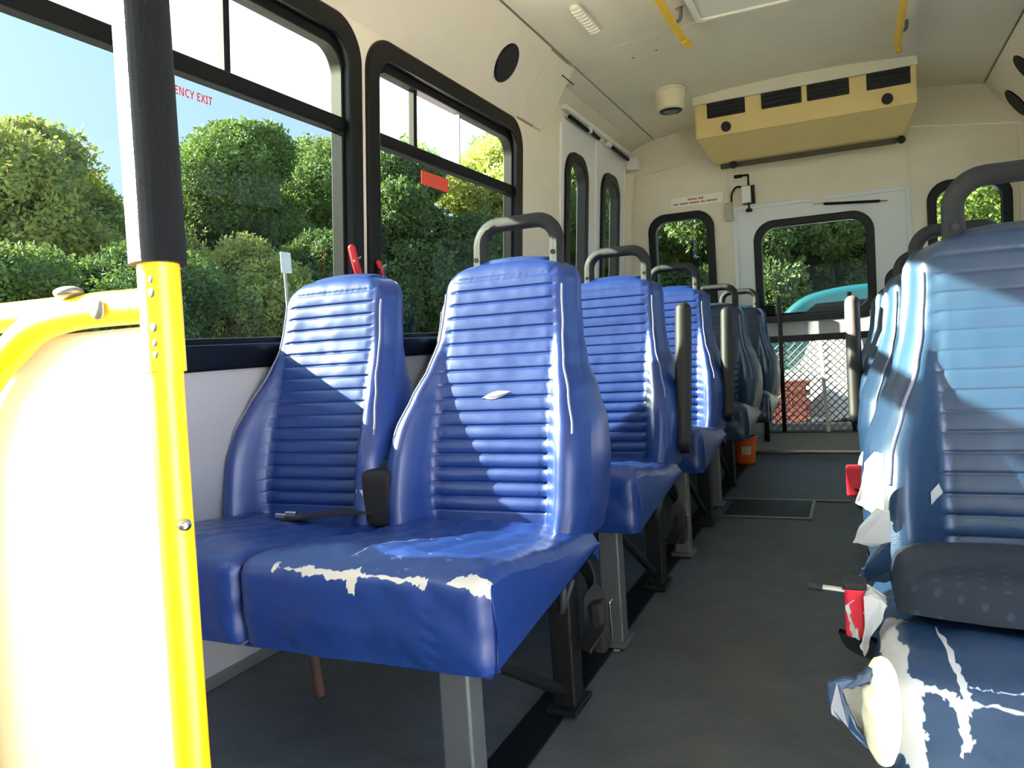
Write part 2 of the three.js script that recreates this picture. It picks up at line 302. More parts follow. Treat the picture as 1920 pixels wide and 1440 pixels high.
// emergency latches and glass lettering
function textPlane(w, h, pxw, pxh, draw) {
  const c = document.createElement('canvas'); c.width = pxw; c.height = pxh; const x = c.getContext('2d'); draw(x, pxw, pxh);
  const t = new THREE.CanvasTexture(c); t.colorSpace = THREE.SRGBColorSpace; return t;
}
{
  for (const [s, t, sc, lab] of [[1.945, 1.05, 1, 'red emergency latch lever on the frame of the front side window'], [2.085, 1.035, 0.75, 'small red emergency latch lever on the frame of the second side window']]) {
    const g = thing('window_latch', lab, 'latch'); const fr = sideFrame(false); g.position.copy(fr.position); g.quaternion.copy(fr.quaternion);
    mesh('base', box(0.05 * sc, 0.05 * sc, 0.02, s, t - 0.03, 0.015, 0.006), M.red, g);
    mesh('lever', capped([[s - 0.012, t + 0.075 * sc, 0.018], [s - 0.008, t + 0.03, 0.028], [s + 0.012, t - 0.02, 0.03], [s + 0.03, t - 0.07, 0.02]], 0.012 * sc, 16, 8), M.red, g);
    mesh('pin', rod([s - 0.02, t + 0.035, 0.03], [s + 0.015, t + 0.05, 0.03], 0.004), M.chrome, g);
  }
  const tx = textPlane(0, 0, 512, 64, (x, w, h) => { x.clearRect(0, 0, w, h); x.fillStyle = '#e2313c'; x.font = 'bold 50px sans-serif'; x.textAlign = 'center'; x.textBaseline = 'middle'; x.fillText('EMERGENCY EXIT', w / 2, h / 2, w - 8); });
  const m = mesh('exit_lettering', new THREE.PlaneGeometry(0.24, 0.035).translate(1.345, 1.437, -0.033), new THREE.MeshStandardMaterial({ map: tx, transparent: true, roughness: 0.6 }), win1, 'red EMERGENCY EXIT lettering');
  mesh('exit_sticker', box(0.2, 0.05, 0.002, 2.53, 1.425, -0.032, 0.001), std('sticker', { color: '#e8553f', roughness: 0.6 }), win2, 'faded red sticker');
}
// lift doors on the left, behind the second window
{
  const mk = (name, label, a, b, wa, wb) => {
    const g = sideStruct(name, label, 'door', false);
    const s = rrect(a, 0.07, b, 1.97, 0.01); s.holes.push(rrect(wa + 0.025, 0.83, wb - 0.025, 1.785, 0.1, THREE.Path));
    mesh('leaf', ext(s, 0.04, -0.045, 0.003), M.doorwhite, g);
    mesh('window_frame', ring(wa, 0.8, wb, 1.81, 0.13, 0.04, 0.06, -0.045, 0.006), M.black, g);
    mesh('pane', ext(rrect(wa + 0.02, 0.82, wb - 0.02, 1.79, 0.1), 0.003, -0.03), M.tint, g);
    mesh('edge_trim', box(0.02, 1.9, 0.012, b - 0.012, 1.02, 0, 0.004), M.white, g);
    return g;
  };
  mk('door_2', 'white lift door leaf nearest the second side window', 3.8, 4.385, 3.855, 4.2);
  mk('door_3', 'white lift door leaf nearest the rear wall', 4.392, 4.99, 4.483, 4.84);
  const h = sideStruct('trim_1', 'header rail with black rods above the lift doors', 'trim', false);
  mesh('channel', box(1.25, 0.025, 0.03, 4.39, 2.005, 0.016, 0.004), M.white, h);
  for (const [a, b] of [[3.84, 4.14], [4.2, 4.34], [4.62, 4.97]]) mesh('rod', rod([a, 1.97, 0.025], [b, 1.965, 0.025], 0.011), M.rubber, h);
  for (const s of [4.17, 4.55]) mesh('bracket', box(0.05, 0.03, 0.03, s, 1.975, 0.02, 0.005), M.white, h);
  mesh('jamb', box(0.03, 1.9, 0.012, 3.775, 0.98, 0.004, 0.004), M.white, h);
  const p = sideStruct('trim_2', 'corner post between the lift doors and the rear wall', 'trim', false);
  mesh('post', box(0.07, 1.86, 0.05, 5.03, 0.95, 0.02, 0.008), M.wall, p);
  mesh('cap_box', box(0.07, 0.08, 0.08, 5.02, 1.94, 0.045, 0.008), M.white, p);
}
// front of the bus behind the camera: bulkhead with windscreen
{
  const w = struct('wall_front', 'front bulkhead around the windscreen, behind the camera', 'wall');
  const s = new THREE.Shape([[-1.56, -0.05], [1.12, -0.05], [0.93, 2.2], [-1.4, 2.2]].map((p) => new THREE.Vector2(...p)));
  s.holes.push(rrect(-1.2, 1.05, 0.75, 1.7, 0.12, THREE.Path));
  mesh('panel', ext(s, 0.05, ZF), M.wall, w);
  mesh('windscreen', ext(rrect(-1.22, 1.03, 0.77, 1.72, 0.12), 0.004, ZF + 0.02), M.clear, w);
  const e = sideStruct('door_4', 'open entry doorway on the right at the front', 'door', true);
  mesh('frame', ring(-0.54, 0.06, 0.74, 1.74, 0.1, 0.06, 0.05, -0.055, 0.005), M.black, e);
}
console.log('structure');

// ---------------------------------------------------------------- seats
const BH = [[0.40, 0.225], [0.47, 0.238], [0.55, 0.241], [0.62, 0.234], [0.69, 0.212], [0.755, 0.186], [0.82, 0.172], [0.90, 0.165], [1.0, 0.162]];
function hwAt(y) { for (let i = 1; i < BH.length; i++) if (y <= BH[i][0]) { const a = BH[i - 1], b = BH[i], t = (y - a[0]) / (b[0] - a[0]); return lerp(a[1], b[1], t * t * (3 - 2 * t) * 0.5 + t * 0.5); } return BH[BH.length - 1][1]; }
// one seat back; origin at its middle, on the floor, at the foot of the backrest. Front faces +z.
function backShape(top, sd, pl = 1) {
  const scaleY = (top - 0.40) / (0.985 - 0.40), R = 0.055, PI_W = 0.134, P = 0.0305;
  const outline = (v) => { const y = lerp(0.40, top, v); let hw = hwAt(0.40 + (y - 0.40) / scaleY); const yr = top - R; if (y > yr) hw -= R - Math.sqrt(Math.max(0, R * R - (y - yr) ** 2)); return [y, hw]; };
  const front = (u, v) => {
    const [y0, hw] = outline(v), x = u * hw, a = Math.abs(x), yy = 0.40 + (y0 - 0.40) / scaleY;
    const b = lerp(0.095, 0.004, sstep(0.55, 0.86, yy)), pw = Math.min(PI_W * (yy < 0.75 ? 1 : lerp(1, 0.95, sstep(0.75, 0.95, yy))), hw * 0.86);
    const full = hwAt(yy), t = clamp((a - pw) / (full - pw), 0, 1);
    let z = b * Math.sin(clamp(t / 0.62, 0, 1) * Math.PI / 2) ** 1.4;
    const ks = lerp(0.68, 0.76, sstep(0.6, 0.85, yy)), k = clamp((Math.abs(u) - ks) / (1 - ks), 0, 1); z -= 0.065 * (1 - Math.sqrt(Math.max(0, 1 - k * k)));
    const kt = clamp((y0 - (top - 0.03)) / 0.03, 0, 1); z -= 0.03 * (1 - Math.sqrt(Math.max(0, 1 - kt * kt)));
    const inside = 1 - sstep(pw - 0.004, pw + 0.004, a), ph = ((y0 - 0.44) / P) % 1, top2 = 1 - sstep(0.94, 0.96, yy);
    if (y0 > 0.44) { const d = Math.min(ph, 1 - ph) * P, low = 1 - sstep(0.52, 0.72, yy); z += pl * inside * top2 * ((0.0012 + 0.003 * low) * Math.sin(Math.PI * ph) - 0.0034 * Math.exp(-((d / 0.0021) ** 2))); }
    const seam = Math.exp(-(((a - pw) / 0.006) ** 2)); z += seam * (-0.0025 + 0.0014 * Math.sin(y0 * 2 * Math.PI / P * 1.0 + sd) * (0.6 + 0.6 * N3(y0 * 18, sd, x > 0 ? 1 : 3)));
    const seamTop = Math.exp(-(((yy - 0.955) / 0.005) ** 2)) * (a < pw ? 1 : 0); z += seamTop * (-0.002 + 0.0012 * Math.sin(x * 2 * Math.PI / 0.018));
    z += 0.004 * N3(x * 9, y0 * 9, sd) + 0.001 * N3(x * 30, y0 * 24, sd + 4);
    z += 0.02 * Math.sin(clamp((yy - 0.42) / 0.4, 0, 1) * Math.PI) * (1 - 0.7 * t) * 0.6;      // lumbar bulge
    return [x, y0 + (v > 0.96 ? 0.010 * (1 - u * u) * (v - 0.96) / 0.04 : 0), z - (y0 - 0.39) * 0.27, x, y0];
  };
  const nu = 40, nv = 288, f = grid(nu, nv, (i, j) => front(i * 2 - 1, j));
  const edge = (v, u) => front(u, v), th = (v) => lerp(0.115, 0.07, v);
  const back = grid(10, 24, (i, j) => { const u = 1 - 2 * i, e = edge(j, u > 0 ? 1 : -1), [y, hw] = outline(j); return [u * hw, y + (j > 0.96 ? 0.010 * (1 - u * u) : 0), -(y - 0.39) * 0.27 - th(j) - 0.012 * (1 - u * u), u * hw, y]; });
  const sideG = (sgn) => grid(6, 40, (i, j) => { const e = edge(j, sgn), [y, hw] = outline(j), zb = -(y - 0.39) * 0.27 - th(j), t = sgn > 0 ? i : 1 - i; return [e[0] + sgn * 0.008 * Math.sin(Math.PI * t), e[1], lerp(e[2], zb, t), t * 0.1, y]; });
  const topG = grid(22, 4, (i, j) => { const u = i * 2 - 1, e = front(u, 1), [y, hw] = outline(1), zb = -(y - 0.39) * 0.27 - th(1) - 0.012 * (1 - u * u); return [e[0], e[1] + 0.01 * Math.sin(Math.PI * j), lerp(e[2], zb, j), u, j]; });
  return { geo: merge([f, back, sideG(1), sideG(-1), topG]), front, outline };
}
const CW = 0.474;
const ct = (pts, s) => { for (let i = 1; i < pts.length; i++) if (s <= pts[i][2]) { const a = pts[i - 1], b = pts[i], t = (s - a[2]) / (b[2] - a[2]); return [lerp(a[0], b[0], t), lerp(a[1], b[1], t)]; } return pts[pts.length - 1]; };
// seat cushion: section from back to front lip and down the apron; origin under its back edge on the floor, +z forward
function cushionShape(sd, w = CW, drop = 0.315) {
  const prof = [[-0.03, 0.36], [-0.03, 0.40], [0.0, 0.415], [0.1, 0.42], [0.22, 0.435], [0.34, 0.455], [0.43, 0.468], [0.462, 0.467], [0.482, 0.458], [0.492, 0.44], [0.495, 0.41], [0.493, 0.36], [0.488, drop]];
  let L = 0; const P = prof.map((p, i) => { if (i) L += Math.hypot(p[0] - prof[i - 1][0], p[1] - prof[i - 1][1]); return [...p, L]; });
  const crv = new THREE.CatmullRomCurve3(prof.map((p) => V(p[0], p[1], 0)), false, 'catmullrom', 0.3);
  const top = (u, s) => {
    const p = crv.getPointAt(s), x = u * w / 2, e = clamp((Math.abs(u) - 0.86) / 0.14, 0, 1), rd = 0.022 * (1 - Math.sqrt(Math.max(0, 1 - e * e)));
    const onTop = sstep(0.1, 0.15, s) * (1 - sstep(0.68, 0.76, s)), ph = Math.abs(((x + 0.315) / 0.07) % 1);
    let puff = onTop * (0.005 * Math.sqrt(Math.sin(Math.PI * ph)) - 0.002) * (Math.abs(u) < 0.84 ? 1 : 0) + 0.005 * N3(x * 8, s * 7, sd) + 0.003 * N3(x * 22, s * 20, sd) + 0.012 * onTop * (1 - u * u);
    const front = sstep(0.85, 0.88, s); puff += front * 0.004 * Math.exp(-(((Math.abs(x) - 0.14) / 0.005) ** 2)) * Math.sin(p.y * 260);
    const f2 = sstep(0.74, 0.84, s);
    return [x, p.y + (1 - f2) * (puff - rd), p.x + f2 * (puff * 1.2 - rd), (x + w / 2) / w, s];
  };
  const bottom = (z) => lerp(0.37, drop, clamp(z / 0.488, 0, 1));
  const g = [grid(56, 90, (i, j) => top(i * 2 - 1, j))];
  for (const sg of [1, -1]) g.push(grid(40, 5, (i, j) => { const s = lerp(0.06, 1, sg > 0 ? 1 - i : i), e = top(sg, s), yb = bottom(e[2]); return [e[0] + sg * 0.006 * Math.sin(Math.PI * j), lerp(yb, e[1], j), e[2] - (0), -0.5, -0.5]; }));
  g.push(grid(2, 2, (i, j) => [lerp(-w / 2, w / 2, i), lerp(0.37, drop, j), lerp(-0.03, 0.488, j), -0.5, -0.5]));
  return { geo: merge(g), top };
}
const backA = backShape(0.985, 1), backB = backShape(0.99, 5), backT = backShape(0.925, 9, 0.45), cushA = cushionShape(2), cushB = cushionShape(6);
function pipingGeo(b, u, v0, v1, r = 0.0028) { const pts = []; for (let i = 0; i <= 14; i++) { const p = b.front(u, lerp(v0, v1, i / 14)); pts.push([p[0], p[1], p[2] + 0.001]); } return tube(pts, r, 40, 6); }
const pipe = new Map([[backA, [-0.9, 0.9].map((u) => pipingGeo(backA, u, 0.36, 0.9))], [backB, [-0.9, 0.9].map((u) => pipingGeo(backB, u, 0.36, 0.9))], [backT, [-0.88, 0.88].map((u) => pipingGeo(backT, u, 0.3, 0.9))]]);
function handleGeo(w, h, y0, z) {
  const pts = []; const R = 0.05;
  pts.push([-w, y0 - 0.15, z + 0.03], [-w, y0 - 0.02, z]);
  pts.push([-w, y0 + h - R, z - 0.01]);
  for (let i = 1; i < 5; i++) { const a = Math.PI - i / 5 * Math.PI / 2; pts.push([-w + R + Math.cos(a) * R, y0 + h - R + Math.sin(a) * R, z - 0.012]); }
  pts.push([-w + R, y0 + h, z - 0.014], [0, y0 + h, z - 0.014], [w - R, y0 + h, z - 0.014]);
  for (let i = 1; i < 5; i++) { const a = Math.PI / 2 - i / 5 * Math.PI / 2; pts.push([w - R + Math.cos(a) * R, y0 + h - R + Math.sin(a) * R, z - 0.012]); }
  pts.push([w, y0 + h - R, z - 0.01], [w, y0 - 0.02, z], [w, y0 - 0.15, z + 0.03]);
  return tube(pts, 0.0175, 110, 12, 0.25);
}
function strap(pts, w = 0.045, t = 0.0025) {   // flat webbing along a path; width lies along world x/z cross
  const c = new THREE.CatmullRomCurve3(pts.map((p) => V(...p))), g = [];
  const fr = (s) => { const p = c.getPoint(s), T = c.getTangent(s), B = V(0, 1, 0).cross(T).normalize(), Nn = T.clone().cross(B); return [p, B, Nn]; };
  const quad = (a, b) => grid(1, 24, (i, j) => { const [p, B, Nn] = fr(j); const k = lerp(a[0], b[0], i) * w / 2, m = lerp(a[1], b[1], i) * t; return [p.x + B.x * k + Nn.x * m, p.y + B.y * k + Nn.y * m, p.z + B.z * k + Nn.z * m]; });
  return merge([quad([-1, 1], [1, 1]), quad([1, -1], [-1, -1]), quad([1, 1], [1, -1]), quad([-1, -1], [-1, 1])]);
}
// a double seat; x0 = aisle edge, side = -1 when the window is to the left
const SP = 0.48;
function doubleSeat(label, cat, o) {
  const { xa, zb, side, vinyl, backs, cushMat = [vinyl, vinyl], handle = true, arm = false, low = 0 } = o;
  const g = thing('double_bus_seat', label, cat, [xa + side * SP, 0, zb], o.group);
  const cx = [-side * SP / 2, side * SP / 2];   // aisle place, window place
  cx.forEach((x, i) => {
    const bk = mesh('seat_back', backs[i].geo, vinyl, g); bk.position.set(x, 0, 0);
    for (const pg of pipe.get(backs[i])) mesh('piping', pg, M.piping, bk);
    const cu = mesh('seat_cushion', (i ? cushB : cushA).geo, cushMat[i], g); cu.position.set(x, 0, 0);
  });
  if (handle) {
    const b = backs[0], top = b.outline(1)[0], h = mesh('grab_handle', handleGeo(0.098, 0.1, top, -(top - 0.39) * 0.27 - 0.045), M.grip, g); h.position.x = cx[0] + (o.hx ?? 0.02);
    for (const s of [-1, 1]) mesh('bolt', new THREE.CylinderGeometry(0.006, 0.006, 0.004, 10).rotateX(Math.PI / 2).translate(s * 0.098, top + 0.018, -(top - 0.39) * 0.27 - 0.025), M.darksteel, h);
  }
  if (arm) {
    const ax = -side * (SP + 0.012);
    mesh('armrest', capped([[ax, 0.47, -0.01], [ax, 0.55, -0.035], [ax, 0.75, -0.09], [ax, 0.87, -0.12]], 0.026, 24, 10).scale(1, 1, 1), M.arm, g);
    mesh('armrest_pivot', rod([ax + side * 0.03, 0.45, -0.04], [ax - side * 0.015, 0.45, -0.04], 0.02), M.darksteel, g);
  }
  // frame under the cushions, aisle pedestal legs, wall rail
  mesh('seat_frame', merge([box(0.9, 0.03, 0.03, 0, 0.34, 0.06), box(0.9, 0.03, 0.03, 0, 0.315, 0.4), box(0.03, 0.03, 0.4, -side * 0.4, 0.335, 0.22)]), M.darksteel, g);
  const lx = -side * (SP - (o.inset ?? 0.1));
  mesh('leg', merge([box(0.055, 0.32, 0.05, lx, 0.165, 0.41, 0.006), box(0.075, 0.012, 0.09, lx, 0.012, 0.41, 0.003)]), M.steel, g);
  mesh('leg', merge([box(0.05, 0.34, 0.06, lx, 0.175, -0.06, 0.006), box(0.07, 0.012, 0.11, lx, 0.012, -0.06, 0.003)]), M.darksteel, g);
  mesh('brace', rod([lx, 0.05, -0.03], [lx, 0.30, 0.38], 0.012), M.darksteel, g);
  mesh('brace', rod([side * 0.2, 0.005, 0.06], [side * 0.18, 0.34, 0.12], 0.011), std('rustrod', { color: '#6a5148', roughness: 0.6 }), g);
  mesh('wall_rail', box(0.03, 0.04, 0.5, side * (SP - 0.03), 0.33, 0.2), M.darksteel, g);
  return { g, cx };
}
// torn-vinyl colour maps for the two worst cushions: u = across (0..CW m), v = along the section
function tornMap(base, draw) {
  const c = document.createElement('canvas'); c.width = c.height = 1024; const x = c.getContext('2d');
  x.fillStyle = base; x.fillRect(0, 0, 1024, 1024);
  const q = (u, v) => [u / CW * 1024, (1 - v) * 1024];
  const patch = (pts, col) => { x.fillStyle = col; x.beginPath(); pts.forEach((p, i) => { const a = q(...p), o = q(...pts[(i + pts.length - 1) % pts.length]); if (!i) return x.moveTo(...a); for (let k = 1; k < 6; k++) x.lineTo(lerp(o[0], a[0], k / 6) + rr(-4, 4), lerp(o[1], a[1], k / 6) + rr(-4, 4)); x.lineTo(...a); }); x.closePath(); x.fill(); };
  draw({ x, q, patch });
  const t = new THREE.CanvasTexture(c); t.colorSpace = THREE.SRGBColorSpace; t.wrapS = t.wrapT = THREE.ClampToEdgeWrapping; return t;
}
function jag(path, w, n) {   // ragged band along a path of [u, v]
  const a = [], b = [];
  for (let i = 0; i <= n; i++) { const s = i / n * (path.length - 1), k = Math.min(path.length - 2, Math.floor(s)), f = s - k, u = lerp(path[k][0], path[k + 1][0], f), v = lerp(path[k][1], path[k + 1][1], f), ww = w * (0.25 + rnd() * rnd() * 2.2); a.push([u, v + ww * 0.5]); b.unshift([u + 0.004, v - ww * (0.3 + rnd())]); }
  return [...a, ...b];
}
const torn1 = tornMap('#13367e', ({ x, q, patch }) => {
  const wht = '#d3d0c6', U = (px) => (px - 430) / 475 * CW, Vv = (py) => { const d = (1092 - py) * 0.72; return d < 0 ? 0.8 - d / 150 * 0.2 : 0.8 - (d < 20 ? d / 600 : 0.033 + (d - 20) / 75 * 0.5); }, P = (a) => patch(a.map(([i, k]) => [U(i), Vv(k)]), wht);
  P([[505, 1078], [513, 1072], [516, 1085], [510, 1105], [504, 1102]]);
  P([[516, 1089], [560, 1088], [566, 1084], [580, 1080], [600, 1086], [645, 1090], [668, 1082], [678, 1074], [682, 1086], [700, 1090], [760, 1094], [790, 1086], [800, 1090], [790, 1110], [772, 1100], [750, 1104], [700, 1096], [678, 1100], [676, 1140], [664, 1138], [660, 1106], [640, 1108], [622, 1112], [612, 1098], [575, 1108], [566, 1096], [516, 1092]]);
  P([[796, 1084], [806, 1092], [802, 1118], [792, 1110]]);
  P([[838, 1098], [856, 1080], [868, 1078], [872, 1068], [892, 1074], [905, 1066], [912, 1160], [900, 1120], [888, 1118], [876, 1106], [858, 1104]]);
  patch(jag([[U(640), 0.74], [U(668), 0.64], [U(690), 0.52], [U(705), 0.44]], 0.0025, 14), '#b9c4de');
  for (let i = 0; i < 46; i++) { const u = rr(0.14, 0.45), v = rr(0.4, 0.78); patch([[u, v], [u + rr(0.003, 0.016), v + rr(-0.004, 0.004)], [u + 0.006, v + 0.007]], '#5f79b4'); }
});
const torn2 = tornMap('#1a3655', ({ x, q, patch }) => {
  // outline of the torn vinyl, drawn in quarter pixels of the photograph and laid over the aisle corner of the cushion
  const F = ([a, b]) => { const px = 1440 + a / 4, py = 1080 + b / 4, lip = 1253 + 0.105 * (px - 1648), d = lip - py; return [(px - 1630) / 3000, d < 0 ? 0.79 - d / 295 * 0.21 : 0.79 - (d < 30 ? d / 1400 : 0.021 + (d - 30) / 158 * 0.62)]; };
  const P = (a, c = '#bdbbb8') => patch(a.map(F), c);
  P([[780, 290], [900, 280], [1000, 320], [1150, 410], [1050, 385], [985, 400], [985, 480], [1070, 530], [1040, 590], [1010, 640], [1110, 715], [1250, 780], [1450, 830], [1560, 880], [1500, 640], [1430, 460], [1450, 470], [1540, 610], [1600, 740], [1650, 900], [1920, 945], [2600, 1010], [2600, 1035], [1920, 970], [1660, 950], [1600, 1010], [1620, 1180], [1670, 1190], [1530, 1300], [1500, 1270], [1520, 1150], [1480, 980], [1420, 900], [1330, 850], [1200, 825], [1150, 870], [1175, 1000], [1145, 1060], [1210, 1130], [1160, 1170], [1180, 1320], [1220, 1440], [1260, 1900], [1000, 1900], [1000, 1400], [940, 1290], [820, 1290], [780, 1270], [700, 1000], [700, 680], [745, 600], [760, 480], [780, 400]]);
  P([[1620, 780], [1760, 820], [1920, 830], [2600, 880], [2600, 890], [1920, 842], [1760, 832]], '#b9c0c6');
});
std('blueTorn', { map: torn1, roughness: 0.4, clearcoat: 0.5, clearcoatRoughness: 0.34, bumpMap: grainTex, bumpScale: 0.0003 });
std('tealTorn', { map: torn2, roughness: 0.42, clearcoat: 0.3, clearcoatRoughness: 0.35, bumpMap: grainTex, bumpScale: 0.0003 });

const LZ = [-1.45, -2.28, -3.11, -3.92, -4.58];
const lab = [
  'blue vinyl double seat nearest the yellow pole, torn along its front edge', 'blue vinyl double seat in the second left row, behind the torn one',
  'blue vinyl double seat in the third left row, last of the blue ones', 'teal vinyl double seat behind the blue seats on the left', 'rearmost teal double seat on the left, beside the rear door'];
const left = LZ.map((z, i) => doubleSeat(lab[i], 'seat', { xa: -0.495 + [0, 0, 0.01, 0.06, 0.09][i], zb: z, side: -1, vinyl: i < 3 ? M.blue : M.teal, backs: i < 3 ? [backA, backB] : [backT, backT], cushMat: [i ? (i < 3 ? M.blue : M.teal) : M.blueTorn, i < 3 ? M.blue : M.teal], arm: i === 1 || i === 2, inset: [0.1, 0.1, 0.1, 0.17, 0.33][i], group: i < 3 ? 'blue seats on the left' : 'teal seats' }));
const rlab = ['teal vinyl double seat nearest the camera on the right, badly torn with foam showing', 'teal vinyl double seat directly behind the near torn one on the right', 'teal vinyl double seat in the third right row', 'rearmost teal vinyl double seat on the right'];
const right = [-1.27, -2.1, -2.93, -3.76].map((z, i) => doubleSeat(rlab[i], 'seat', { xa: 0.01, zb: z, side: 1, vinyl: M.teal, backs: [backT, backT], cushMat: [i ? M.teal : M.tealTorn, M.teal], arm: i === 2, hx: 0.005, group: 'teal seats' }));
// window places have no handle in the first row; the slit and its curled lip on the first aisle back
{
  const { g, cx } = left[0], f = backA.front;
  const bk = g.children.find((c) => c.name === 'seat_back');
  const slit = grid(14, 4, (i, j) => { const x = lerp(-0.028, 0.042, i), hh = 0.008 * Math.sin(Math.PI * i), y = 0.683 + 0.012 * i + (j - 0.5) * 2 * hh, p = f(x / backA.outline((y - 0.4) / 0.585)[1], (y - 0.4) / 0.585); return [x, y, p[2] + 0.002 + 0.004 * Math.sin(Math.PI * j)]; });
  mesh('vinyl_tear', slit, M.lining, bk, 'pale slit in the vinyl');
  const scuff = grid(4, 4, (i, j) => { const x = 0.112 + i * 0.014, y = 0.715 + j * 0.02 + i * 0.01, p = f(x / 0.2, (y - 0.4) / 0.585); return [x, y, p[2] + 0.004]; });
  // lap belt between the two places, with its black retractor
  const b = mesh('seat_belt', strap([[-0.02, 0.44, 0.04], [-0.06, 0.455, 0.1], [-0.13, 0.45, 0.13], [-0.2, 0.44, 0.12]], 0.045), M.belt, g);
  mesh('retractor', box(0.085, 0.13, 0.07, 0.0, 0.475, 0.03, 0.02).rotateZ(0), M.belt, b);
  mesh('retractor_flap', box(0.06, 0.05, 0.05, 0.012, 0.53, 0.0, 0.015), M.belt, b);
  mesh('tongue', box(0.03, 0.012, 0.022, -0.215, 0.447, 0.12, 0.003), M.chrome, b); mesh('tongue', box(0.03, 0.014, 0.014, -0.185, 0.452, 0.125, 0.003), M.chrome, b);
  mesh('label_tag', box(0.018, 0.018, 0.003, -0.045, 0.487, 0.06, 0.001), M.lining, b);
}
// belts that hang on the aisle side of the first two left seats
for (const [i, s] of [[0, 1], [1, 0.85]]) {
  const { g } = left[i], ax = SP - 0.03;
  const b = mesh('aisle_belt', strap([[ax - 0.02, 0.37, -0.02], [ax + 0.0, 0.28, -0.05], [ax + 0.01, 0.2, -0.03], [ax - 0.01, 0.16, 0.0]], 0.05), M.belt, g);
  mesh('buckle_body', box(0.03, 0.11 * s, 0.05, ax + 0.015, 0.19, -0.07, 0.01).rotateX(0.1), M.belt, b);
  mesh('tongue', box(0.006, 0.085 * s, 0.022, ax + 0.03, 0.19, -0.10, 0.003).rotateX(0.08), M.chrome, b);
  mesh('webbing_loop', tube([[ax - 0.03, 0.36, 0.02], [ax - 0.035, 0.27, 0.03], [ax - 0.05, 0.24, 0.0], [ax - 0.03, 0.30, -0.02]], 0.007, 24, 6), M.shell, b);
}
